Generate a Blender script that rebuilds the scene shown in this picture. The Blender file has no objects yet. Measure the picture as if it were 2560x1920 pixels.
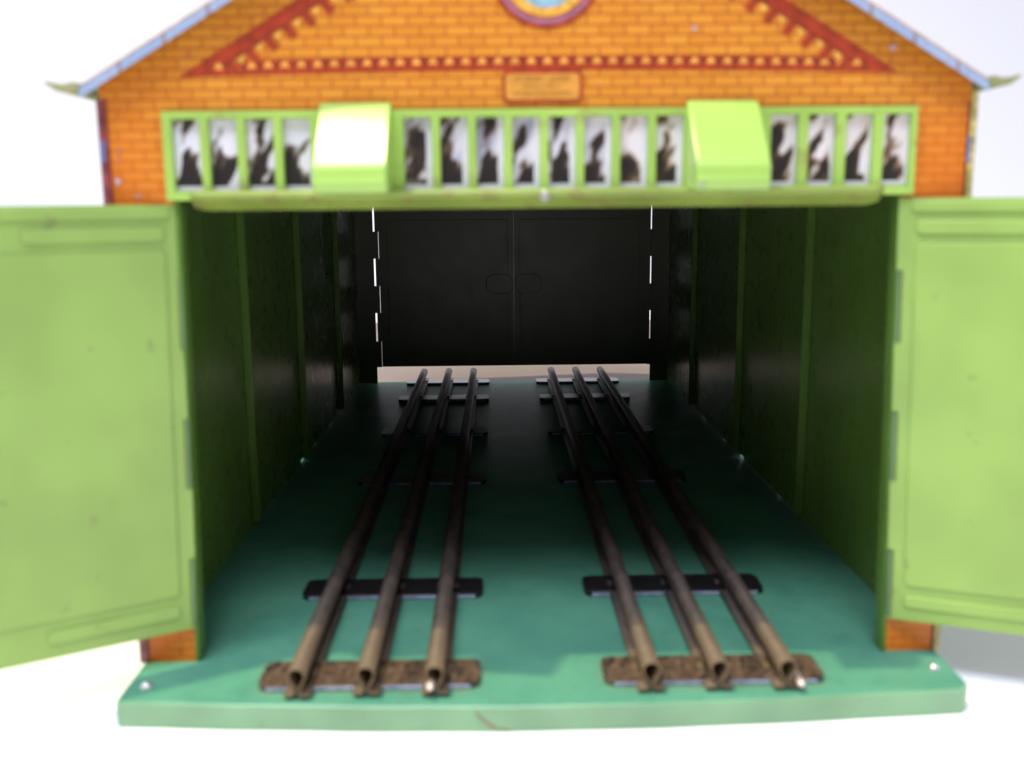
import bpy, bmesh, math, random
from mathutils import Vector, Matrix
random.seed(7)
S = 0.01                      # all dimensions below are written in centimetres
sc = bpy.context.scene
COL = sc.collection
pi = math.pi

# ------------------------------------------------------------------ materials
def new_mat(name):
    m = bpy.data.materials.new(name); m.use_nodes = True
    nt = m.node_tree; b = nt.nodes['Principled BSDF']
    return m, nt, b

def N(nt, typ, **kw):
    n = nt.nodes.new(typ)
    for k, v in kw.items():
        if k.startswith('_'): setattr(n, k[1:], v)
        else: n.inputs[k.replace('__', ' ')].default_value = v
    return n

def cm_coords(nt, scale=(1, 1, 1)):
    tc = nt.nodes.new('ShaderNodeTexCoord')
    mp = nt.nodes.new('ShaderNodeMapping')
    mp.inputs['Scale'].default_value = tuple(s / S for s in scale)
    nt.links.new(tc.outputs['Object'], mp.inputs['Vector'])
    return mp.outputs['Vector']

def mixc(nt, fac, a, b, blend='MIX'):
    n = nt.nodes.new('ShaderNodeMix'); n.data_type = 'RGBA'; n.blend_type = blend
    for sock, v in ((n.inputs[0], fac), (n.inputs[6], a), (n.inputs[7], b)):
        if hasattr(v, 'is_linked') or hasattr(v, 'links'): nt.links.new(v, sock)
        elif isinstance(v, (tuple, list)): sock.default_value = (*v[:3], 1)
        else: sock.default_value = v
    return n.outputs[2]

def ramp(nt, src, p0, p1):
    r = nt.nodes.new('ShaderNodeMapRange'); r.interpolation_type = 'SMOOTHSTEP'
    r.inputs['From Min'].default_value = p0; r.inputs['From Max'].default_value = p1
    nt.links.new(src, r.inputs['Value'])
    return r.outputs['Result']

def noise(nt, vec, scale, detail=3.0, rough=.55):
    n = nt.nodes.new('ShaderNodeTexNoise')
    n.inputs['Scale'].default_value = scale; n.inputs['Detail'].default_value = detail
    n.inputs['Roughness'].default_value = rough
    nt.links.new(vec, n.inputs['Vector'])
    return n.outputs['Fac']

def math_n(nt, op, a, b=0.0):
    n = nt.nodes.new('ShaderNodeMath'); n.operation = op
    for i, v in enumerate((a, b)):
        if hasattr(v, 'links'): nt.links.new(v, n.inputs[i])
        else: n.inputs[i].default_value = v
    return n.outputs[0]

def paint(name, col, rough=.3, dirt=(.12, .09, .04), dirt_amt=.5, vary=.12, spots=.74, spot_scale=2.2, bump=.06, spec=.5, coat=0):
    """tin enamel: slightly uneven colour, sparse dirt specks, faint waviness of the sheet"""
    m, nt, b = new_mat(name)
    v = cm_coords(nt)
    big = noise(nt, v, .35, 2)
    c = mixc(nt, ramp(nt, big, .3, .7), tuple(x * (1 - vary) for x in col), tuple(min(1, x * (1 + vary)) for x in col))
    sp = noise(nt, v, spot_scale, 2, .6)
    f = math_n(nt, 'MULTIPLY', ramp(nt, sp, spots, spots + .08), dirt_amt)
    c = mixc(nt, f, c, dirt)
    fine = noise(nt, v, 9, 3)
    f2 = math_n(nt, 'MULTIPLY', ramp(nt, fine, .66, .78), dirt_amt * .5)
    c = mixc(nt, f2, c, tuple(x * .6 for x in col))
    nt.links.new(c, b.inputs['Base Color'])
    b.inputs['Specular IOR Level'].default_value = spec
    rr = nt.nodes.new('ShaderNodeMapRange')
    nt.links.new(noise(nt, v, 1.3, 4), rr.inputs['Value'])
    rr.inputs['To Min'].default_value = rough * .75; rr.inputs['To Max'].default_value = rough * 1.3
    nt.links.new(rr.outputs['Result'], b.inputs['Roughness'])
    if coat: b.inputs['Coat Weight'].default_value = coat; b.inputs['Coat Roughness'].default_value = .08
    bp = nt.nodes.new('ShaderNodeBump'); bp.inputs['Strength'].default_value = bump
    bp.inputs['Distance'].default_value = .05 * S
    nt.links.new(noise(nt, v, .9, 2), bp.inputs['Height'])
    nt.links.new(bp.outputs['Normal'], b.inputs['Normal'])
    return m

def brick(name):
    m, nt, b = new_mat(name)
    tc = nt.nodes.new('ShaderNodeTexCoord'); sx = nt.nodes.new('ShaderNodeSeparateXYZ'); cb = nt.nodes.new('ShaderNodeCombineXYZ')
    nt.links.new(tc.outputs['Object'], sx.inputs[0])
    x = math_n(nt, 'MULTIPLY', math_n(nt, 'ADD', sx.outputs['X'], sx.outputs['Y']), 1 / S)
    z = math_n(nt, 'MULTIPLY', sx.outputs['Z'], 1 / S)
    nt.links.new(math_n(nt, 'ADD', x, 100.11), cb.inputs['X']); nt.links.new(math_n(nt, 'ADD', z, 19.96 * .212 + .10), cb.inputs['Y'])
    br = nt.nodes.new('ShaderNodeTexBrick')
    br.inputs['Scale'].default_value = 1.0; br.inputs['Brick Width'].default_value = .545
    br.inputs['Row Height'].default_value = .212; br.inputs['Mortar Size'].default_value = .017
    br.inputs['Mortar Smooth'].default_value = .25; br.inputs['Bias'].default_value = 0
    br.offset = .5
    br.inputs['Color1'].default_value = (.63, .25, .03, 1); br.inputs['Color2'].default_value = (.57, .205, .022, 1)
    br.inputs['Mortar'].default_value = (.30, .055, .014, 1)
    nt.links.new(cb.outputs[0], br.inputs['Vector'])
    v = cm_coords(nt)
    # redder towards the corner piers, more so low down, with a patchy edge
    ax = math_n(nt, 'ABSOLUTE', math_n(nt, 'MULTIPLY', sx.outputs['X'], 1 / S))
    nz = math_n(nt, 'MULTIPLY', noise(nt, v, .5, 3), 2.4)
    e = ramp(nt, math_n(nt, 'ADD', ax, nz), 8.4, 10.4)
    low = math_n(nt, 'SUBTRACT', 1.0, ramp(nt, z, 9.5, 13.2))
    e = math_n(nt, 'MULTIPLY', e, math_n(nt, 'ADD', math_n(nt, 'MULTIPLY', low, .55), .25))
    c = mixc(nt, e, br.outputs['Color'], (.62, .115, .006))
    g = math_n(nt, 'MULTIPLY', ramp(nt, noise(nt, v, 7, 4), .45, .75), .22)
    c = mixc(nt, g, c, (.62, .17, .01))
    sp = math_n(nt, 'MULTIPLY', ramp(nt, noise(nt, v, 2.6, 1), .75, .79), .5)
    c = mixc(nt, sp, c, (.28, .12, .12))
    nt.links.new(c, b.inputs['Base Color'])
    b.inputs['Roughness'].default_value = .32; b.inputs['Specular IOR Level'].default_value = .35
    bp = nt.nodes.new('ShaderNodeBump'); bp.inputs['Strength'].default_value = .08; bp.inputs['Distance'].default_value = .05 * S
    nt.links.new(noise(nt, v, .8, 2), bp.inputs['Height']); nt.links.new(bp.outputs['Normal'], b.inputs['Normal'])
    return m

def plain(name, col, rough=.4, metal=0., spec=.5, vary=.15, sc_=4):
    m, nt, b = new_mat(name)
    v = cm_coords(nt)
    c = mixc(nt, ramp(nt, noise(nt, v, sc_, 3), .3, .7), tuple(x * (1 - vary) for x in col), tuple(min(1, x * (1 + vary)) for x in col))
    nt.links.new(c, b.inputs['Base Color'])
    b.inputs['Roughness'].default_value = rough; b.inputs['Metallic'].default_value = metal
    b.inputs['Specular IOR Level'].default_value = spec
    return m

def rusty_tin(name):
    m, nt, b = new_mat(name)
    v = cm_coords(nt, (1, .25, 1))
    n1 = noise(nt, v, 3.5, 5, .65)
    c = mixc(nt, ramp(nt, n1, .35, .7), (.030, .023, .022), (.070, .050, .038))
    c = mixc(nt, ramp(nt, noise(nt, cm_coords(nt), 6, 4), .58, .72), c, (.13, .06, .035))
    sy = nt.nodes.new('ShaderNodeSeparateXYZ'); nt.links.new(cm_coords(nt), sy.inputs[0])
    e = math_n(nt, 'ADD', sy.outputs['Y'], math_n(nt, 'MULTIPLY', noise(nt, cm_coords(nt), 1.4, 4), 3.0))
    c = mixc(nt, math_n(nt, 'MULTIPLY', math_n(nt, 'SUBTRACT', 1.0, ramp(nt, e, .8, 6.5)), .6), c, (.21, .135, .068))  # front ends: rust wear, with the lamplit tan also put into the colour
    nt.links.new(c, b.inputs['Base Color'])
    b.inputs['Specular IOR Level'].default_value = .25; b.inputs['Metallic'].default_value = .05; b.inputs['Roughness'].default_value = .55
    bp = nt.nodes.new('ShaderNodeBump'); bp.inputs['Strength'].default_value = .25; bp.inputs['Distance'].default_value = .01 * S
    nt.links.new(n1, bp.inputs['Height']); nt.links.new(bp.outputs['Normal'], b.inputs['Normal'])
    return m

def sleeper_mat(name, rust):
    m, nt, b = new_mat(name)
    v = cm_coords(nt, (2.2, .6, 1))
    n1 = noise(nt, v, 2.4, 5, .7)
    dark = (.012, .011, .012)
    if rust:
        c = mixc(nt, ramp(nt, n1, .36, .58), dark, (.10, .056, .036))
        c = mixc(nt, ramp(nt, noise(nt, cm_coords(nt), 5, 3), .5, .7), c, (.16, .105, .075))
    else:
        c = mixc(nt, ramp(nt, n1, .55, .8), dark, (.05, .03, .02))
    nt.links.new(c, b.inputs['Base Color'])
    b.inputs['Roughness'].default_value = .42 if rust else .3
    b.inputs['Specular IOR Level'].default_value = .6
    b.inputs['Metallic'].default_value = 0.1
    return m

def floor_paint(name):
    m, nt, b = new_mat(name)
    v = cm_coords(nt)
    c = mixc(nt, ramp(nt, noise(nt, v, .4, 3), .3, .7), (.066, .205, .142), (.092, .255, .17))
    c = mixc(nt, math_n(nt, 'MULTIPLY', ramp(nt, noise(nt, v, 1.7, 5, .7), .50, .78), .45), c, (.04, .15, .10))
    c = mixc(nt, math_n(nt, 'MULTIPLY', ramp(nt, noise(nt, v, 7, 2), .73, .77), .55), c, (.35, .5, .42))
    c = mixc(nt, math_n(nt, 'MULTIPLY', ramp(nt, noise(nt, v, 2.7, 4, .65), .62, .72), .55), c, (.10, .085, .05))
    # rust bleeding round the first sleepers and along the bottom edge of the skirt
    sx = nt.nodes.new('ShaderNodeSeparateXYZ'); nt.links.new(v, sx.inputs[0])
    zz = math_n(nt, 'ADD', sx.outputs['Z'], math_n(nt, 'MULTIPLY', noise(nt, v, 1.6, 4), .11))
    c = mixc(nt, math_n(nt, 'MULTIPLY', math_n(nt, 'SUBTRACT', 1.0, ramp(nt, zz, -.53, -.49)), .9), c, (.16, .06, .03))
    def near(cx_, w_):
        ax = math_n(nt, 'ABSOLUTE', math_n(nt, 'SUBTRACT', sx.outputs['X'], cx_))
        return math_n(nt, 'SUBTRACT', 1.0, ramp(nt, ax, w_, w_ + .5))
    ay = math_n(nt, 'ABSOLUTE', math_n(nt, 'ADD', sx.outputs['Y'], .98))
    fy = math_n(nt, 'SUBTRACT', 1.0, ramp(nt, ay, .55, 1.0))
    fx = math_n(nt, 'MAXIMUM', near(-3.95, 2.3), near(3.8, 2.3))
    f = math_n(nt, 'MULTIPLY', math_n(nt, 'MULTIPLY', fx, fy), ramp(nt, noise(nt, v, 2.8, 4, .7), .42, .66))
    c = mixc(nt, math_n(nt, 'MULTIPLY', f, .6), c, (.2, .13, .06))
    nt.links.new(c, b.inputs['Base Color'])
    rr = nt.nodes.new('ShaderNodeMapRange'); nt.links.new(noise(nt, v, 1.5, 4), rr.inputs['Value'])
    rr.inputs['To Min'].default_value = .36; rr.inputs['To Max'].default_value = .50
    nt.links.new(rr.outputs['Result'], b.inputs['Roughness'])
    b.inputs['Specular IOR Level'].default_value = .015
    bp = nt.nodes.new('ShaderNodeBump'); bp.inputs['Strength'].default_value = .045; bp.inputs['Distance'].default_value = .05 * S
    nt.links.new(noise(nt, v, 1.1, 3), bp.inputs['Height']); nt.links.new(bp.outputs['Normal'], b.inputs['Normal'])
    return m

def roof_tiles(name):
    m, nt, b = new_mat(name)
    v = cm_coords(nt); sx = nt.nodes.new('ShaderNodeSeparateXYZ'); nt.links.new(v, sx.inputs[0])
    ax = math_n(nt, 'ABSOLUTE', sx.outputs['X'])
    def lines(off, per, w):
        f = math_n(nt, 'FRACT', math_n(nt, 'DIVIDE', math_n(nt, 'ADD', ax, off), per))
        d = math_n(nt, 'ABSOLUTE', math_n(nt, 'SUBTRACT', f, .5))
        return math_n(nt, 'SUBTRACT', 1.0, ramp(nt, d, w / per * .5, w / per))
    c = mixc(nt, ramp(nt, noise(nt, v, .8, 2), .3, .7), (.22, .31, .50), (.30, .37, .53))
    c = mixc(nt, math_n(nt, 'MULTIPLY', lines(.23, .475, .03), .4), c, (.28, .25, .32))
    c = mixc(nt, math_n(nt, 'MULTIPLY', lines(.23, .95, .045), .85), c, (.25, .12, .07))
    nt.links.new(c, b.inputs['Base Color'])
    b.inputs['Roughness'].default_value = .35
    return m

M = {}
M['brick'] = brick('brick_print')
M['red'] = plain('red_print', (.33, .036, .012), .35, vary=.25, sc_=3)
M['dark_red'] = plain('dark_red_print', (.20, .024, .012), .35)
M['tooth'] = plain('orange_print', (.70, .34, .06), .35)
M['yellow'] = plain('yellow_print', (.66, .36, .05), .35, vary=.3, sc_=7)
M['mauve'] = plain('mauve_print', (.30, .12, .17), .3)
M['clock_blue'] = plain('pale_blue_print', (.22, .38, .55), .35)
M['clock_green'] = plain('pale_green_print', (.30, .50, .18), .35)
M['plate'] = plain('plate_print', (.58, .25, .04), .35, vary=.1)
M['ink'] = plain('ink_print', (.24, .09, .012), .4)
M['green'] = paint('door_green_enamel', (.225, .345, .075), .42, dirt=(.17, .20, .07), dirt_amt=.6, vary=.09, spots=.665, spot_scale=1.7)
M['trim_green'] = paint('frame_green_enamel', (.30, .46, .085), .4, dirt=(.25, .24, .06), dirt_amt=.6, vary=.14, spots=.60, spot_scale=1.3)
M['hood_green'] = paint('hood_green_enamel', (.30, .47, .10), .23, dirt_amt=.2, vary=.03, bump=.02)
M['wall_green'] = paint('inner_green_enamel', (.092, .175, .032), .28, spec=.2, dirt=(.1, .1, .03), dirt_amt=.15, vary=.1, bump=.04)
M['back_green'] = paint('shaded_inner_enamel', (.085, .09, .055), .35, dirt_amt=.4)  # darkened enamel: the deep interior shade is put into the colour
M['floor'] = floor_paint('base_green_enamel')
M['skirt'] = paint('skirt_lightened_green', (.155, .285, .165), .24, bump=.25, dirt=(.13, .11, .06), dirt_amt=.4, vary=.16, spots=.68)  # base green lightened: table bounce and sheen put into the colour
M['roof'] = roof_tiles('roof_tile_print')
M['gutter'] = paint('gutter_olive_enamel', (.26, .26, .12), .4, dirt_amt=.5)
M['cream'] = plain('cream_print', (.42, .36, .12), .4, vary=.35, sc_=5)
M['purple'] = plain('purple_print', (.22, .05, .06), .4, vary=.4, sc_=4)
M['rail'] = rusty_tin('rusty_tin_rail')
M['sleeper'] = sleeper_mat('black_lacquer_sleeper', False)
M['rust_sleeper'] = sleeper_mat('rusted_sleeper', True)
M['edge_glint'] = plain('painted_edge_glint', (.33, .33, .47), .35, metal=.2, vary=.35, sc_=3)  # pale bluish colour for the highlight painted along the sleeper fronts
M['steel'] = plain('bare_steel', (.62, .60, .60), .3, metal=.8)
M['pin'] = plain('bright_pin', (.78, .60, .55), .35, metal=.5)
M['dull_steel'] = plain('dull_steel', (.42, .38, .38), .45, metal=.6)
M['chip'] = plain('bare_tin_chip', (.42, .33, .38), .4)
M['glass_white'] = plain('white_pane_print', (.64, .62, .67), .3, vary=.06)
M['paper'] = plain('white_paper', (.85, .84, .88), .8, vary=.01, spec=.05)
M['drop'] = plain('backdrop_card', (.65, .645, .73), .8, vary=.01, spec=.05)
M['table'] = plain('table_top_darkened', (.26, .21, .21), .8, vary=.03, spec=.05)  # dark tone puts the shade behind the shed into the colour

def pane_mat(name, tint, blob):
    """printed pane: pale sky behind brown smudgy tree shapes, thicker towards the lower left"""
    m, nt, b = new_mat(name)
    tc = nt.nodes.new('ShaderNodeTexCoord'); oi = nt.nodes.new('ShaderNodeObjectInfo')
    cbn = nt.nodes.new('ShaderNodeCombineXYZ')
    nt.links.new(math_n(nt, 'MULTIPLY', oi.outputs['Random'], 37), cbn.inputs['X']); nt.links.new(math_n(nt, 'MULTIPLY', oi.outputs['Random'], 91), cbn.inputs['Y'])
    so = nt.nodes.new('ShaderNodeSeparateXYZ'); nt.links.new(tc.outputs['Object'], so.inputs[0])
    th = math.radians(62); X_, Z_ = so.outputs['X'], so.outputs['Z']
    along = math_n(nt, 'ADD', math_n(nt, 'MULTIPLY', X_, 100 * math.cos(th)), math_n(nt, 'MULTIPLY', Z_, 100 * math.sin(th)))
    across = math_n(nt, 'SUBTRACT', math_n(nt, 'MULTIPLY', Z_, 100 * math.cos(th)), math_n(nt, 'MULTIPLY', X_, 100 * math.sin(th)))
    mp = nt.nodes.new('ShaderNodeCombineXYZ')
    nt.links.new(math_n(nt, 'MULTIPLY', across, 3.0), mp.inputs['X']); nt.links.new(math_n(nt, 'MULTIPLY', along, 1.15), mp.inputs['Y'])
    va = nt.nodes.new('ShaderNodeVectorMath'); va.operation = 'ADD'
    nt.links.new(mp.outputs[0], va.inputs[0]); nt.links.new(cbn.outputs[0], va.inputs[1])
    n1 = noise(nt, va.outputs[0], 1.0, 2, .5)
    sx = nt.nodes.new('ShaderNodeSeparateXYZ'); nt.links.new(tc.outputs['Generated'], sx.inputs[0])
    h = math_n(nt, 'SUBTRACT', 1.0, sx.outputs['Z'])
    thr = math_n(nt, 'ADD', n1, math_n(nt, 'MULTIPLY', math_n(nt, 'POWER', h, 2.0), .27))
    thr = math_n(nt, 'SUBTRACT', thr, math_n(nt, 'MULTIPLY', math_n(nt, 'ABSOLUTE', math_n(nt, 'SUBTRACT', sx.outputs['X'], .36)), .26))
    f = ramp(nt, thr, .475, .55)
    pale = mixc(nt, ramp(nt, noise(nt, va.outputs[0], .5, 2), .3, .7), (.68, .63, .68), tint)
    dk = mixc(nt, ramp(nt, thr, .50, .62), blob, (.02, .014, .014))
    c = mixc(nt, f, pale, dk)
    nt.links.new(c, b.inputs['Base Color']); b.inputs['Roughness'].default_value = .3
    return m
M['pane_a'] = pane_mat('pane_print_lilac', (.27, .27, .36), (.13, .075, .045))
M['pane_b'] = pane_mat('pane_print_warm', (.60, .50, .49), (.20, .11, .05))
M['pane_c'] = pane_mat('pane_print_white', (.58, .585, .66), (.16, .12, .08))

# ------------------------------------------------------------------ mesh helpers
class MB:
    def __init__(s): s.v = []; s.f = []; s.m = []
    def add(s, vs, fs, mi=0):
        o = len(s.v); s.v += [tuple(v) for v in vs]; s.f += [tuple(i + o for i in f) for f in fs]; s.m += [mi] * len(fs)
    def box(s, x0, x1, y0, y1, z0, z1, mi=0, T=None):
        vs = [(x, y, z) for x in (x0, x1) for y in (y0, y1) for z in (z0, z1)]
        if T: vs = [T(v) for v in vs]
        s.add(vs, [(0, 1, 3, 2), (4, 6, 7, 5), (0, 4, 5, 1), (2, 3, 7, 6), (0, 2, 6, 4), (1, 5, 7, 3)], mi)
    def prism(s, out, fn, a, b, mi=0):
        """outline of 2D points, fn(p, q, depth) -> 3D, between depths a and b"""
        n = len(out)
        vs = [fn(p[0], p[1], a) for p in out] + [fn(p[0], p[1], b) for p in out]
        s.add(vs, [tuple(range(n - 1, -1, -1)), tuple(range(n, 2 * n))] + [(i, (i + 1) % n, (i + 1) % n + n, i + n) for i in range(n)], mi)
    def strip(s, path, fn, a, b, mi=0):
        """open path of 2D points swept between depths a and b (thin sheet; give it a solidify)"""
        n = len(path)
        vs = [fn(p[0], p[1], a) for p in path] + [fn(p[0], p[1], b) for p in path]
        s.add(vs, [(i, i + 1, i + 1 + n, i + n) for i in range(n - 1)], mi)

def link(name, mesh, parent=None):
    o = bpy.data.objects.new(name, mesh); COL.objects.link(o)
    if parent: o.parent = parent; o.matrix_parent_inverse = parent_inv(parent)
    return o
def parent_inv(p):
    m = Matrix.Identity(4); q = p
    while q:
        m = Matrix.Translation(q.location) @ m if False else m
        q = q.parent
    return world_of(p).inverted()
def world_of(p):
    m = Matrix.LocRotScale(p.location, p.rotation_euler, p.scale)
    if p.parent: m = world_of(p.parent) @ p.matrix_parent_inverse @ m
    return m

def build(name, mb, mats, parent=None, bevel=0., seg=2, solid=0., smooth=True, angle=35, origin=None):
    o0 = Vector(origin) if origin else Vector((0, 0, 0))
    me = bpy.data.meshes.new(name)
    me.from_pydata([tuple((Vector(v) - o0) * S) for v in mb.v], [], mb.f)
    mats = mats if isinstance(mats, (list, tuple)) else [mats]
    for m in mats: me.materials.append(m)
    for p, i in zip(me.polygons, mb.m): p.material_index = i
    bm = bmesh.new(); bm.from_mesh(me); bmesh.ops.recalc_face_normals(bm, faces=bm.faces); bm.to_mesh(me); bm.free()
    o = link(name, me, parent)
    o.location = o0 * S
    if solid:
        md = o.modifiers.new('sheet', 'SOLIDIFY'); md.thickness = solid * S; md.offset = 0
    if bevel:
        md = o.modifiers.new('edge', 'BEVEL'); md.width = bevel * S; md.segments = seg; md.limit_method = 'ANGLE'; md.angle_limit = math.radians(40)
        md.harden_normals = False
    if smooth:
        me.polygons.foreach_set('use_smooth', [True] * len(me.polygons))
        try: me.set_sharp_from_angle(angle=math.radians(angle))
        except Exception: pass
    return o

def empty(name, loc, label=None, cat=None, group=None):
    o = bpy.data.objects.new(name, None); COL.objects.link(o)
    o.location = Vector(loc) * S; o.empty_display_size = .01
    if label: o['label'] = label
    if cat: o['category'] = cat
    if group: o['group'] = group
    return o

XZ = lambda p, q, d: (p, d, q)      # outline in x,z swept along y
YZ = lambda p, q, d: (d, p, q)      # outline in y,z swept along x
XY = lambda p, q, d: (p, q, d)

# ------------------------------------------------------------------ table and backdrop (white paper sweep)
mb = MB(); mb.add([(-220, -160, -.72), (220, -160, -.72), (220, 75, -.72), (-220, 75, -.72)], [(0, 1, 2, 3)])
o = build('tabletop', mb, M['table']); o['kind'] = 'structure'
mb = MB(); mb.box(-60, 60, -70, 39.0, -.70, -.605)  # stops behind the shed, where the darkened table takes over
o = build('paper_sheet', mb, M['paper']); o['label'] = 'white sheet of paper spread under the shed'; o['category'] = 'paper'
mb = MB(); path = [(75, -.72)] + [(75 + 60 * math.sin(a), -.72 + 60 * (1 - math.cos(a))) for a in [i * pi / 2 / 14 for i in range(1, 15)]] + [(135.1, 170)]
mb.strip(path, YZ, -220, 220)
o = build('backdrop', mb, M['drop'], angle=80); o['kind'] = 'structure'

# ------------------------------------------------------------------ the shed
D = 37.2
shed = empty('toy_engine_shed', (0, 18, -.52), 'tinplate toy engine shed with orange brick front, green doors swung open and dark inside', 'toy building')

# base tray: floor sheet with rolled-down skirt, front edge bowed slightly forward
mb = MB()
def base_outline(ins):
    xl, xr, yb = -9.44 + ins, 9.42 - ins, 37.75 - ins
    n = 22; pts = []
    c = .35
    cl, cr = .10, .22
    for i in range(n + 1):
        t = i / n; x = (xl + cl) + (xr - xl - cl - cr) * t
        y = -1.93 - .46 * math.sin(pi * t) + ins + .012 * math.sin(i * 1.7)
        pts.append((x, y))
    left = [(xl, -1.80 + ins)]; right = [(xr, -1.66 + ins)]
    return left + pts + right + [(xr, yb), (xl, yb)]
rings = [(0.08, 0.0), (.045, -.018), (.012, -.06), (0, -.12), (0, -.59)]
R_ = [[(x, y, z) for x, y in base_outline(i)] for i, z in rings]
n = len(R_[0]); vs = [v for r in R_ for v in r]; fs = [tuple(range(n))]
for k in range(len(R_) - 1):
    for i in range(n):
        j = (i + 1) % n; fs.append((k * n + i, (k + 1) * n + i, (k + 1) * n + j, k * n + j))
mb.add(vs, fs)
nf = len(mb.f); mb.m = [0 if (i == 0 or i < 1 + n) else 1 for i in range(nf)]
base = build('base', mb, [M['floor'], M['skirt']], shed, angle=50)
base['label'] = 'green painted base plate with rolled front edge'
# fold seam at the front lip
mb = MB()
for (x0, z0, x1, z1, w) in ((-1.55, -.14, -1.36, -.34, .02), (-1.36, -.34, -1.15, -.50, .032), (-1.15, -.50, -.8, -.57, .02)):
    dx, dz = x1 - x0, z1 - z0; L = math.hypot(dx, dz); nx, nz = -dz / L * w, dx / L * w
    y = -2.40
    mb.prism([(x0 - nx * .4, z0 - nz * .4), (x1 - nx, z1 - nz), (x1 + nx, z1 + nz), (x0 + nx * .4, z0 + nz * .4)], XZ, y, y + .02)
build('rust_scratch', mb, plain('rust_mark', (.17, .07, .035), .6, vary=.4), base)
for x, y in ((-8.93, -1.28), (8.93, -.98)):
    mb = MB(); r = .13
    rr = [(r, 0), (r * .96, .05), (r * .7, .10), (r * .35, .13)]
    vs = []; fs = []
    for q, z in rr: vs += [(x + q * math.cos(a * pi / 6), y + q * math.sin(a * pi / 6), z + .002) for a in range(12)]
    for k in range(3): fs += [(k * 12 + a, k * 12 + (a + 1) % 12, (k + 1) * 12 + (a + 1) % 12, (k + 1) * 12 + a) for a in range(12)]
    fs.append(tuple(range(36, 48)))
    mb.add(vs, fs); build('rivet', mb, M['steel'], base)

# front wall with printed ornament
front = empty_wall = None
mb = MB()
wl = [(-9.42, 0.004), (-8.19, .004), (-7.98, 10.72), (7.98, 10.72), (8.17, .004), (9.40, .004), (9.33, 13.14), (0, 18.75), (-9.44, 13.17)]
mb.prism(wl, XZ, 0, .07, 0)
Y1, Y2, Y3 = -.012, -.020, -.028
def flat(poly, mi, y): mb.prism(poly, XZ, y, y + .006, mi)
# the red triangle and its toothed inner edge
def zt(x): return 13.30 + .10 * (1 - (x / 7.7) ** 2)          # slight rise at mid span
for i in range(30):
    x0, x1 = -7.7 + 15.4 * i / 30, -7.7 + 15.4 * (i + 1) / 30
    top = lambda x: min(zt(x) + .30, 13.3 + (7.7 - abs(x)) * .607)
    flat([(x0, zt(x0)), (x1, zt(x1)), (x1, max(top(x1), zt(x1) + .002)), (x0, max(top(x0), zt(x0) + .002))], 1, Y1)
for sgn in (-1, 1):
    dx, dz = -sgn * .855, .519                 # direction up the slope
    nx, nz = -dz * -sgn * -1, 0
    ax, az = sgn * 7.7, 13.31
    nrm = (-sgn * .519, -.855)                 # inward / downward
    def pt(t, w): return (ax + dx * t + nrm[0] * w, az + dz * t + nrm[1] * w)
    Lr = 8.35
    flat([pt(0, 0), pt(Lr, 0), pt(Lr, .28), pt(.55, .28)], 1, Y1 - .007)
    flat([pt(.6, .282), pt(Lr, .282), pt(Lr, .315), pt(.65, .315)], 2, Y1 - .0072)
    t = .98
    while t < Lr - .3:                         # red blocks with small orange teeth between
        flat([pt(t, .318), pt(t + .21, .318), pt(t + .245, .60), pt(t + .03, .62)], 6, Y2 - .0012)
        flat([pt(t + .05, .32), pt(t + .12, .32), pt(t + .16, .60), pt(t + .10, .60)], 2, Y2 - .0082)
        flat([pt(t + .25, .34), pt(t + .45, .34), pt(t + .31, .50)], 3, Y2 - .001)
        t += .475
t = -6.85
while t < 6.9:
    z = zt(t)
    flat([(t - .10, z + .15), (t + .10, z + .15), (t + .03, z + .265), (t - .03, z + .265)], 3, Y2)
    flat([(t + .135, z + .10), (t + .215, z + .10), (t + .215, z + .27), (t + .135, z + .27)], 2, Y2)
    flat([(t - .13, z + .08), (t + .13, z + .08), (t + .13, z + .148), (t - .13, z + .148)], 6, Y2)
    t += .35
# chips where the print is gone
def chip(x, z, r, mi):
    pts = [(x + r * random.uniform(.6, 1.1) * math.cos(a), z + r * random.uniform(.6, 1.1) * math.sin(a)) for a in [i * pi / 4 for i in range(8)]]
    flat(pts, mi, Y3)
for x, z, r in ((-9.17, 11.14, .09), (7.55, 13.82, .085), (3.28, 14.24, .06), (-9.3, 11.9, .03), (6.3, 14.9, .03), (-9.12, 11.6, .025), (-8.75, 10.83, .05), (-5.0, 10.6, .01), (1.2, 13.1, .02)):
    chip(x, z, r, 5)
chip(-8.55, .3, .05, 4); chip(8.5, .75, .04, 4)
M['band_tint'] = plain('band_print', (.42, .06, .012), .35)
front = build('front_wall', mb, [M['brick'], M['red'], M['dark_red'], M['tooth'], M['ink'], M['chip'], M['band_tint'], M['back_green']], shed, smooth=False)
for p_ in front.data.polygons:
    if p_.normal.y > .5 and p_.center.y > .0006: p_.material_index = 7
front['label'] = 'orange brick printed gable wall with red toothed triangle'

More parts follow.
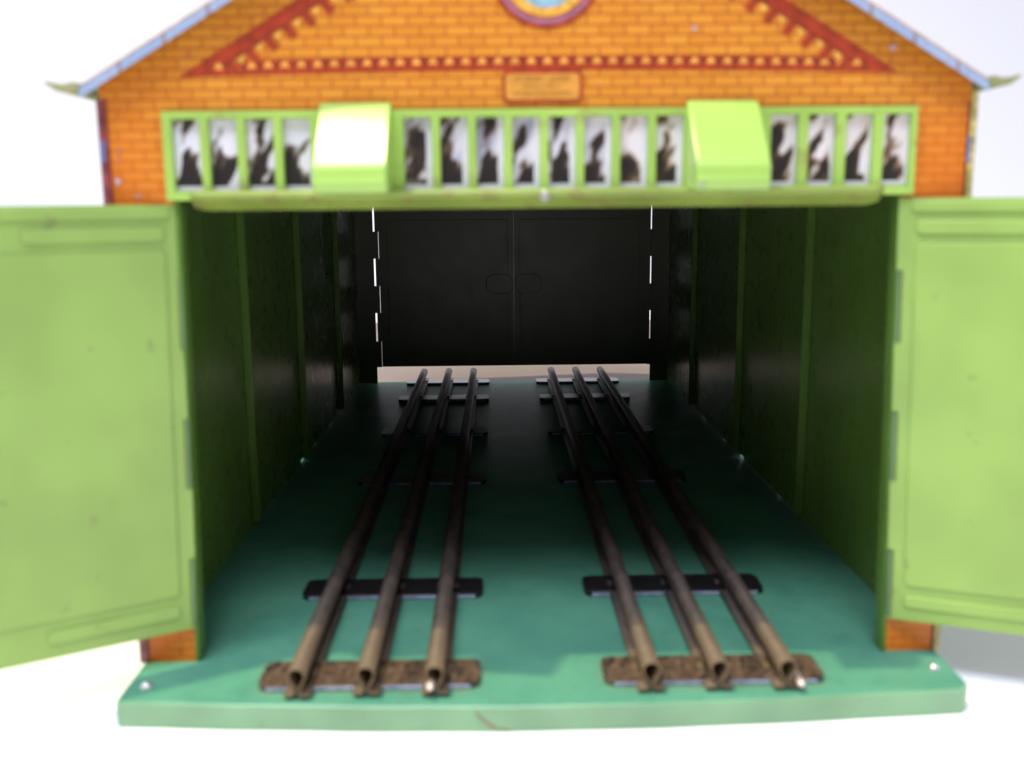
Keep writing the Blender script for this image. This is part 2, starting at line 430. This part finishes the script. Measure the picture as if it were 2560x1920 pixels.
# round window: concentric printed rings
def ring(mb, cx, cz, r0, r1, y, mi, th=.02, n=56):
    vs = []; fs = []
    for i in range(n):
        a = 2 * pi * i / n
        for r, yy in ((r0, y), (r1, y), (r1, y + th), (r0, y + th)): vs.append((cx + r * math.cos(a), yy, cz + r * math.sin(a)))
    for i in range(n):
        j = (i + 1) % n
        for k in range(4): fs.append((i * 4 + k, j * 4 + k, j * 4 + (k + 1) % 4, i * 4 + (k + 1) % 4))
    mb.add(vs, fs, mi)
cx, cz = .12, 15.43
mb = MB()
ring(mb, cx, cz, 1.10, 1.19, -.03, 0); ring(mb, cx, cz, .985, 1.10, -.034, 1); ring(mb, cx, cz, .94, .985, -.03, 0)
ring(mb, cx, cz, .76, .94, -.032, 2)
for i in range(44):
    a = 2 * pi * i / 44; ca, sa = math.cos(a), math.sin(a)
    mb.prism([(cx + r * ca - w * sa, cz + r * sa + w * ca) for r, w in ((.78, -.012), (.93, -.012), (.93, .012), (.78, .012))], XZ, -.036, -.033, 3)
rw = build('round_window', mb, [M['red'], M['mauve'], M['yellow'], M['tooth']], front, smooth=False)
mb = MB()
ring(mb, cx, cz, .01, .76, -.026, 1); 
mb.prism([(cx + .70 * math.cos(a), cz + .02 + .70 * math.sin(a)) for a in [pi + i * pi / 20 for i in range(21)]][:21], XZ, -.03, -.0275, 0) if False else None
mb.prism([(cx - .66, cz - .38), (cx - .45, cz - .60), (cx + .45, cz - .60), (cx + .66, cz - .38), (cx + .5, cz + .4), (cx - .5, cz + .4)], XZ, -.030, -.028, 0)
build('dial', mb, [M['clock_green'], M['clock_blue']], rw, smooth=False)

# maker's plate with its tiny printing
def rrect(x0, x1, z0, z1, r, n=5):
    pts = []
    for (cx_, cz_, a0) in ((x1 - r, z1 - r, 0), (x0 + r, z1 - r, pi / 2), (x0 + r, z0 + r, pi), (x1 - r, z0 + r, 1.5 * pi)):
        pts += [(cx_ + r * math.cos(a0 + i * pi / 2 / n), cz_ + r * math.sin(a0 + i * pi / 2 / n)) for i in range(n + 1)]
    return pts
mb = MB()
mb.prism(rrect(-.82, .90, 12.73, 13.40, .12), XZ, -.036, -.024, 0)
mb.prism(rrect(-.745, .825, 12.80, 13.325, .07), XZ, -.040, -.037, 1)
mb.prism(rrect(-.72, .80, 12.82, 13.31, .05), XZ, -.042, -.0405, 2)
plate = build('nameplate', mb, [M['red'], M['tooth'], M['plate']], front, smooth=False)
plate['label'] = 'small orange printed plate with red rounded border'
def text(body, size, x, z, y, mat, parent, sx=1):
    cu = bpy.data.curves.new('lettering', 'FONT'); cu.body = body; cu.size = size; cu.align_x = 'CENTER'; cu.align_y = 'CENTER'; cu.extrude = .002
    tmp = bpy.data.objects.new('tmp', cu); COL.objects.link(tmp)
    dg = bpy.context.evaluated_depsgraph_get(); me = bpy.data.meshes.new_from_object(tmp.evaluated_get(dg))
    bpy.data.objects.remove(tmp)
    for v in me.vertices:
        v.co = Vector((x + v.co.x * sx, y - v.co.z, z + v.co.y)) * S
    me.materials.clear(); me.materials.append(mat)
    return link('lettering', me, parent)
text('HORNBY  SERIES', .165, .04, 13.22, -.044, M['ink'], plate, .98)
text('MANUFACTURED BY', .10, .04, 13.065, -.044, M['plate'] if False else M['ink'], plate, .9)
text('MECCANO LTD LIVERPOOL', .12, .04, 12.91, -.044, M['ink'], plate, .85)

# corner strips where the side sheet wraps round
mb = MB(); mb.box(-9.50, -9.30, -.05, .0, 0.0, 12.85, 0); mb.box(-9.36, -9.31, -.06, -.052, 9.5, 12.8, 1)
for z0, h in ((11.55, .45), (4.2, .5)): mb.box(-9.48, -9.37, -.058, -.051, z0, z0 + h, 2)
build('corner_strip', mb, [M['purple'], M['dark_red'], plain('blue_chip', (.12, .14, .32), .4)], shed, bevel=.02)
mb = MB(); mb.box(9.33, 9.47, -.05, .06, 0.0, 12.9, 0); mb.box(9.28, 9.325, -.03, -.002, 0.0, 12.7, 1)
z = .2
while z < 12.8:
    mb.box(9.36, 9.45, -.056, -.051, z, z + .022, 3); z += .212
mb.box(9.30, 9.36, -.062, -.03, 11.4, 11.95, 2)
build('corner_strip', mb, [M['cream'], M['dark_red'], plain('blue_chip_paint', (.14, .17, .35), .4), M['ink']], shed, bevel=.015)

# side walls (inner faces green, small notch of daylight at the sole), each with its upright ribs
for sgn in (-1, 1):
    mb = MB()
    def W(p, q, d): return (sgn * d, p, q)
    xo = 9.30
    def notch(a, h): return [(a, .004), (a, h), (a + .55, h * .8), (a + .75, .004)]
    out = [(.075, .004)] + notch(12.6, .018) + notch(18.55 if sgn < 0 else 18.2, .10) + notch(21.5, .02) + notch(26.0, .02) + [(D - .005, .004), (D - .005, 13.11), (.075, 13.11)]
    if sgn > 0: out = [(a, b) for a, b in out]
    mb.prism(out, W, xo - .05, xo, 0)
    for f_i, f in enumerate(mb.f):
        pass
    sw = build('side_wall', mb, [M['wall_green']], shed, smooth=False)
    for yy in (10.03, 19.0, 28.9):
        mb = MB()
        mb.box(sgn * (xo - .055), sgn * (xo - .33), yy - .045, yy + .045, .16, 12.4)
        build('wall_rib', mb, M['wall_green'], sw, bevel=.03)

# door jambs
for sgn in (-1, 1):
    mb = MB()
    xb, xt = (-8.19, -7.97) if sgn < 0 else (8.17, 7.97)
    T = lambda p: p
    def J(x, y, z): return ((xb + (xt - xb) * z / 10.7) - sgn * x, y, z)
    vs = [J(x, y, z) for x in (-.02, .10) for y in (-.03, .42) for z in (.01, 10.70)]
    mb.add(vs, [(0, 1, 3, 2), (4, 6, 7, 5), (0, 4, 5, 1), (2, 3, 7, 6), (0, 2, 6, 4), (1, 5, 7, 3)])
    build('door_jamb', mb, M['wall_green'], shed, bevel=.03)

# transom frame with its row of panes
mb = MB()
x0, x1, z0, z1 = -8.09, 8.12, 10.72, 12.59
yb, yf = -.012, -.05
P0 = -7.99; PT = .772
mb.box(x0, x1, -.014, -.004, z0, z1)                                   # sheet behind
mb.box(x0, x1, -.19, -.0145, 12.43, z1); mb.box(x0, x1, -.19, -.0145, z0, 10.91)
panes = []
lefts = [-7.90 + .785 * i for i in range(4)] + [-2.95 + .775 * i for i in range(8)] + [4.95 + .815 * i for i in range(4)]
panes = [(k, a, a + .60) for k, a in enumerate(lefts)]
prev = x0
for k, a, b_ in panes:
    mb.box(prev, a, -.19, -.0145, 10.911, 12.429); prev = b_
mb.box(prev, x1, -.19, -.0145, 10.911, 12.429)
frame = build('window_frame', mb, M['trim_green'], shed, bevel=.045, seg=3)
frame['label'] = 'green embossed transom frame above the doorway'
for i, (k, a, b_) in enumerate(panes):
    mb = MB()
    mb.box(a + .004, b_ - .004, -.030, -.016, 10.925, 12.425, 0)
    wr = .035 if k < 4 else (.13 if k < 12 else .06)
    mb.box(b_ - wr, b_ - .004, -.036, -.031, 10.925, 12.425, 1)
    mb.box(a + .004, b_ - wr - .001, -.036, -.031, 10.925, 11.02, 1)
    mt = M['pane_c'] if k < 4 else (M['pane_a'] if k < 10 else M['pane_b'])
    build('window_pane', mb, [mt, M['glass_white']], frame, smooth=False, origin=((a + b_) / 2, -.02, 10.92))

# projecting lip along the top of the doorway, with its stud
mb = MB()
prof = [(-.02, 10.92), (-.30, 10.92), (-.47, 10.90), (-.52, 10.85), (-.52, 10.78), (-.46, 10.72), (-.34, 10.67), (-.02, 10.50)]
n = len(prof); secs = [(-7.55, 0.55), (-7.30, 1.0), (7.15, 1.0), (7.42, .55)]
vs = []
for x, sx_ in secs: vs += [(x, -.02 + (y + .02) * sx_, 10.9 + (z - 10.9) * (sx_ * .4 + .6)) for y, z in prof]
fs = [tuple(range(n)), tuple(range(3 * n, 4 * n))]
for s_ in range(3):
    fs += [(s_ * n + i, s_ * n + (i + 1) % n, (s_ + 1) * n + (i + 1) % n, (s_ + 1) * n + i) for i in range(n)]
mb.add(vs, fs)
M['lip_green'] = paint('lip_olive_enamel', (.20, .26, .05), .45, dirt=(.2, .17, .05), dirt_amt=.7, vary=.18, spots=.56)
lip = build('lintel', mb, M['lip_green'], shed, angle=60)
mb = MB(); mb.prism([(.055 + .10 * math.cos(a), 10.74 + .13 * math.sin(a)) for a in [i * pi / 6 for i in range(12)]], XZ, -.64, -.5)
build('stud', mb, M['dull_steel'], lip, bevel=.03)

# the two projecting hoods
def hood(x0, x1):
    mb = MB()
    prof = [(-.02, 12.74), (-.10, 12.745), (-.22, 12.68), (-.36, 12.56), (-1.32, 11.47), (-1.40, 11.36), (-1.42, 11.24), (-1.41, 11.10), (-1.44, 11.04), (-1.41, 10.98), (-1.40, 10.86), (-1.36, 10.83), (-.60, 10.83), (-.02, 10.93)]
    mb.prism(prof, YZ, x0, x1)
    k = .17 if x0 < 0 else 0
    mb.v = [(x, y - k * (x - (x0 + x1) / 2) * min(1, -y / .5), z) for x, y, z in mb.v]
    return mb
for x0, x1 in ((-4.74, -3.20), (3.13, 4.66)):
    h = build('hood', hood(x0, x1), M['hood_green'], shed, bevel=.07, seg=4, angle=60)
    mb = MB()
    xs = x1 - .16 if x0 < 0 else x0 + .10
    mb.prism([(xs + .05 * math.cos(a), 10.93 + .05 * math.sin(a)) for a in [i * pi / 6 for i in range(12)]], XZ, -1.46, -1.39)
    build('stud', mb, M['dull_steel'], h, bevel=.015)

# doors. A leaf is built in (u, z) on a hinge line and turned to its angle
def leaf(hx, hy, ang, side, mats, back=False):
    a = math.radians(ang); dr = (side * math.cos(a), -math.sin(a)); nn = (-side * math.sin(a), -math.cos(a))
    def T(v):
        u, t, z = v; u -= .25 * (z - .9) / 9.8 - .02; return (hx + dr[0] * u + nn[0] * t, hy + dr[1] * u + nn[1] * t, z)
    TP = lambda p, q, d: T((p, d, q))
    Wd, zb, zt_ = 7.95, .88, 10.64
    mb = MB()
    edge = [(.04, zb)]
    for z0_, z1_ in ((.93, 2.58), (4.24, 5.86), (7.45, 9.05)):
        edge += [(.04, z0_), (.17, z0_ + .001), (.17, z1_), (.04, z1_ + .001)]
    edge += [(.04, zt_)]
    mb.prism([(Wd, zb)] + edge + [(Wd, zt_)], TP, -.05, .0)
    # flat rim round the recessed panel, built as a ring of plates
    zi0, zi1, ui0, ui1 = 1.74, 9.66, .42, 7.45
    bars = [(ui0, 3.25, 9.86, 10.16), (4.6, ui1, 9.86, 10.16), (ui0, 3.25, 1.22, 1.52), (4.6, ui1, 1.22, 1.52)]
    d = build('door', mb, mats, shed, bevel=.012)
    mb = MB()
    mb.prism(rrect(ui0, ui1, zi0, zi1, .14), TP, .001, .045)
    p = build('door_panel', mb, mats, d, bevel=.035, seg=3)
    mb = MB()
    bars.append((.3, Wd - .3, 10.34, 10.58))
    for u0, u1, z0_, z1_ in bars:
        mb = MB(); mb.prism(rrect(u0, u1, z0_, z1_, .11), TP, .001, .06)
        build('pressed_bar', mb, mats, d, bevel=.05, seg=3)
    for z0_, z1_ in ((.95, 2.56), (4.26, 5.84), (7.47, 9.03)):
        mb = MB()
        r = .055
        mb.prism([(.10 + r * math.cos(q), -.02 + r * math.sin(q)) for q in [i * pi / 5 for i in range(10)]], lambda p, q, dd: T((p, q, dd)), z0_, z1_)
        build('hinge', mb, M['hinge'], d)
    return d
M['hinge'] = paint('hinge_dull_green', (.10, .18, .07), .4, dirt_amt=.6)
dl = leaf(-8.03, -.04, 29.8, -1, M['green']); dl['label'] = 'left green door leaf, swung wide open'
dr_ = leaf(8.04, -.10, 21.5, 1, M['green']); dr_['label'] = 'right green door leaf, swung wide open'

# rear wall with its own doorway and the two closed leaves
mb = MB()
yb0, yb1 = D, D + .07
mb.prism([(-9.40, .004), (-8.20, .004), (-8.20, 10.66), (8.20, 10.66), (8.20, .004), (9.34, .004), (9.30, 13.14), (0, 18.75), (-9.40, 13.17)], XZ, yb0, yb1)
for sgn in (-1, 1):
    for z0_, z1_ in ((.01, 2.56), (4.26, 5.86), (7.47, 9.05)):          # hinge tongues of the wall
        mb.box(sgn * 8.20, sgn * (7.90 if sgn < 0 else 8.04), yb0 - .03, yb1 + .02, z0_ if z0_ > 1 else 1.0, z1_)
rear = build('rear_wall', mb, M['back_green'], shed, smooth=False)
def rear_leaf(sgn):
    zb, zt_ = 1.02, 10.61
    xA = 8.15 if sgn < 0 else 8.09                                   # door edge where the wall steps back
    xB = 7.93 if sgn < 0 else 8.03
    pts = [(.0008, zb)]
    z_list = [(zb, 2.56, xB), (2.56, 4.26, xA), (4.26, 5.86, xB), (5.86, 7.47, xA), (7.47, 9.05, xB), (9.05, zt_, xA)]
    for z0_, z1_, xx in z_list: pts += [(xx, z0_), (xx, z1_)]
    pts += [(.0008, zt_)]
    if sgn < 0: pts = [(x, z) for x, z in pts]; off = .0
    mb = MB(); mb.prism([(sgn * x + .05, z) for x, z in pts], XZ, D + .0, D + .05)
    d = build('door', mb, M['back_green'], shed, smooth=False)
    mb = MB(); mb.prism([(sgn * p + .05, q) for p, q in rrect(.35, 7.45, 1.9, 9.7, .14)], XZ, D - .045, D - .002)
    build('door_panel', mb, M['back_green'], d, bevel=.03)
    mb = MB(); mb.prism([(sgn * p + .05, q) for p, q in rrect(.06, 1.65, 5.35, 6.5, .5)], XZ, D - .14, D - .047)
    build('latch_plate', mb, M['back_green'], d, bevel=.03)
    return d
a_ = rear_leaf(-1); a_['label'] = 'left rear door leaf, shut, seen dark from inside'
b_ = rear_leaf(1); b_['label'] = 'right rear door leaf, shut, seen dark from inside'

# roof: two slopes of printed tin with folded front edge, gutters at the eaves
ang = math.atan2(18.75 - 13.05, 9.6)
for sgn in (-1, 1):
    ex = -9.68 if sgn < 0 else 9.50
    ez = 12.93 - .03
    rz = 18.78
    th = .05
    mb = MB()
    fn = lambda p, q, d: (p, d, q)
    mb.prism([(ex, ez + .16), (0, rz), (0, rz + th), (ex, ez + .16 + th)], fn, -.42, D + .4, 0)
    rf = build('roof', mb, [M['roof'], M['back_green']], shed, bevel=.015)
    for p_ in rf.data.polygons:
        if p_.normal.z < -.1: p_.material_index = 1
    rf['label'] = ('left' if sgn < 0 else 'right') + ' blue tile printed roof slope'
    mb = MB()
    mb.prism([(ex, ez - .05), (0, rz - .21), (0, rz - .005), (ex, ez + .155)], fn, -.45, -.40, 0)
    mb.prism([(ex, ez + .157), (0, rz - .003), (0, rz + th), (ex, ez + .157 + th)], fn, -.46, -.425, 1)
    build('roof_edge', mb, [M['roof'], plain('roof_edge_tan', (.50, .33, .25), .4)], rf, bevel=.02)
    # J-shaped gutter
    mb = MB()
    L = -9.66 if sgn < 0 else 9.44
    path = [(0, .14), (.10, -.01), (.24, -.07), (.40, -.07), (.56, -.02), (.68, .08), (.74, .13)]
    top = [(.74, .17), (.66, .15), (.5, .12), (.3, .13), (.16, .18), (.04, .22)]
    mb.strip([(L + sgn * p * .9, 13.03 + q * .8) for p, q in path], fn, -.45, D + .3)
    mb.prism([(L + sgn * p * .9, 13.03 + q * .8) for p, q in (path + [(.78, .20), (.6, .14), (.36, .10), (.14, .16)])], fn, -.46, -.38)
    g = build('gutter', mb, M['gutter'], shed, solid=.04)

# ------------------------------------------------------------------ the two tracks
RL = [(-.10, .66), (-.155, .60), (-.16, .53), (-.135, .45), (-.08, .36), (-.045, .27), (-.045, .12), (-.09, .085), (-.23, .075)]
def rail_mesh():
    mb = MB()
    left = [(0, .735), (-.07, .722), (-.13, .69), (-.175, .63), (-.185, .55), (-.165, .46), (-.115, .36), (-.06, .28), (-.035, .20), (-.05, .14), (-.12, .12), (-.29, .11)]
    right = [(-x, z) for x, z in left[::-1]]
    path = left[::-1] + right[1:-0 or None][0:0]
    path = left[::-1] + [(-x, z) for x, z in left[1:]]
    mb.strip(path, XZ, 0, 40.1)
    return mb
def pin_mesh(x, z):
    mb = MB(); r = .095
    vs = []; fs = []
    for y, q in ((.6, .9), (-.16, .9), (-.22, .75), (-.25, .4)): vs += [(x + r * q * math.cos(a * pi / 6), y, z + r * q * math.sin(a * pi / 6)) for a in range(12)]
    for k in range(3): fs += [(k * 12 + a, k * 12 + (a + 1) % 12, (k + 1) * 12 + (a + 1) % 12, (k + 1) * 12 + a) for a in range(12)]
    fs += [tuple(range(12)), tuple(range(36, 48))]
    mb.add(vs, fs); return mb
def sleeper_mesh():
    mb = MB()
    mb.prism(rrect(-2.47, 2.47, -.60, .60, .22, 4), XY, .004, .15, 0)
    mb.box(-2.26, 2.26, -.625, -.604, .02, .105, 1)  # strip that paints the sky highlight on the front edge
    return mb

def make_track(cx, label):
    t = empty('toy_railway_track', (cx, 18, 0), label, 'toy track', 'three-rail tracks on the shed floor')
    return t
rail_proto = None
def put(name, src, parent, loc, rot=0, mat=None):
    o = src.copy(); COL.objects.link(o); o.name = name
    return o
YS = [-.98, 4.2, 15.45, 23.6, 31.85, 36.95]
for cx, label, pk, xs in ((-3.94, 'left three-rail toy track on the green floor, its front sleeper rusty orange-brown', -.10, (-1.50, 0, 1.50)),
                      (3.79, 'right three-rail toy track on the green floor, pale pin beside its outermost rail end', .27, (-1.50, 0, 1.50))):
    t = make_track(cx, label)
    for i, dx in enumerate(xs):
        mb = rail_mesh(); y0 = (-2.02, -1.98, -2.0)[i] + (0 if cx < 0 else .05)
        mb.v = [(v[0] + cx + dx, v[1] + y0, v[2]) for v in mb.v]
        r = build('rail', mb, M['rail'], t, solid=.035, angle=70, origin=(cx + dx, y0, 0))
        if i == 2:
            mb = pin_mesh(0, 0); zc = .30 if cx < 0 else .22
            mb.v = [(v[0] + cx + dx + pk, v[1] + y0 + .12, v[2] + zc) for v in mb.v]
            build('connecting_pin', mb, M['pin'], r)
    for j, yy in enumerate(YS):
        mb = sleeper_mesh(); mb.v = [(v[0] + cx, v[1] + yy, v[2]) for v in mb.v]
        s_ = build('sleeper', mb, [M['rust_sleeper'] if j == 0 else M['sleeper'], M['edge_glint']], t, bevel=.05, seg=3, origin=(cx, yy, 0))
        if j == 0: s_['label'] = 'rusty front sleeper'
        # pressed clips that hold each rail
        mb = MB()
        for dx in xs:
            for sg in (-1, 1):
                mb.box(cx + dx + sg * .16, cx + dx + sg * .30, yy - .16, yy + .16, .14, .19)
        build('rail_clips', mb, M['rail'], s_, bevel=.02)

# ------------------------------------------------------------------ camera (solved from the photograph)
Rw = Matrix(((0.9998252744, -0.0165275883, -0.0087326676), (0.0147178667, 0.9840418207, -0.1773276048), (0.0115241077, 0.1771680949, 0.9841131343)))
cam = bpy.data.cameras.new('camera'); co = bpy.data.objects.new('camera', cam); COL.objects.link(co)
right, fwd, up = Vector(Rw[0]), Vector(Rw[1]), Vector(Rw[2])
m3 = Matrix((right, up, -fwd)).transposed()
co.matrix_world = Matrix.Translation(Vector((-1.00517, -22.27112, 10.59523)) * S) @ m3.to_4x4()
cam.sensor_width = 36; cam.lens = 2162.77 / 2212 * 36
cam.clip_start = .002; cam.clip_end = 20
cam.dof.use_dof = True; cam.dof.focus_distance = .585; cam.dof.aperture_fstop = 15
sc.camera = co

# ------------------------------------------------------------------ light
w = bpy.data.worlds.new('World'); sc.world = w; w.use_nodes = True
nt = w.node_tree; bg = nt.nodes['Background']
tc = nt.nodes.new('ShaderNodeTexCoord'); sx = nt.nodes.new('ShaderNodeSeparateXYZ'); nt.links.new(tc.outputs['Generated'], sx.inputs[0])
mr = nt.nodes.new('ShaderNodeMapRange'); mr.interpolation_type = 'SMOOTHSTEP'
mr.inputs['From Min'].default_value = -.05; mr.inputs['From Max'].default_value = .75
mr.inputs['To Min'].default_value = .06; mr.inputs['To Max'].default_value = .40
nt.links.new(sx.outputs['Z'], mr.inputs['Value'])
bg.inputs['Color'].default_value = (.95, .97, 1.06, 1)
sq = math_n(nt, 'MULTIPLY', math_n(nt, 'POWER', math_n(nt, 'ABSOLUTE', sx.outputs['X']), 3.0), 2.0)  # glow added towards both sides to lift the shadow on the paper
nt.links.new(math_n(nt, 'ADD', mr.outputs['Result'], sq), bg.inputs['Strength'])

def area(name, loc, target, sx_, sy_, P, col, shape='RECTANGLE'):
    la = bpy.data.lights.new(name, 'AREA'); la.shape = shape; la.size = sx_
    if shape == 'RECTANGLE': la.size_y = sy_
    la.energy = P; la.color = col
    lo = bpy.data.objects.new(name, la); COL.objects.link(lo)
    lo.location = loc; lo.rotation_euler = (Vector(target) - Vector(loc)).to_track_quat('-Z', 'Y').to_euler()
area('desk_lamp', (-.45, -.08, 1.50), (0, 0, .05), .04, .04, 24.0, (1, .93, .52), 'DISK')
area('window_light', (-.35, -.92, 1.95), (0, .03, .08), 1.3, .7, 52, (.90, .97, 1.12))

# ------------------------------------------------------------------ render settings
sc.view_settings.view_transform = 'Standard'; sc.view_settings.look = 'None'
sc.view_settings.exposure = 0; sc.view_settings.gamma = 1; sc.view_settings.use_curve_mapping = False
sc.cycles.use_denoising = True
sc.cycles.max_bounces = 8
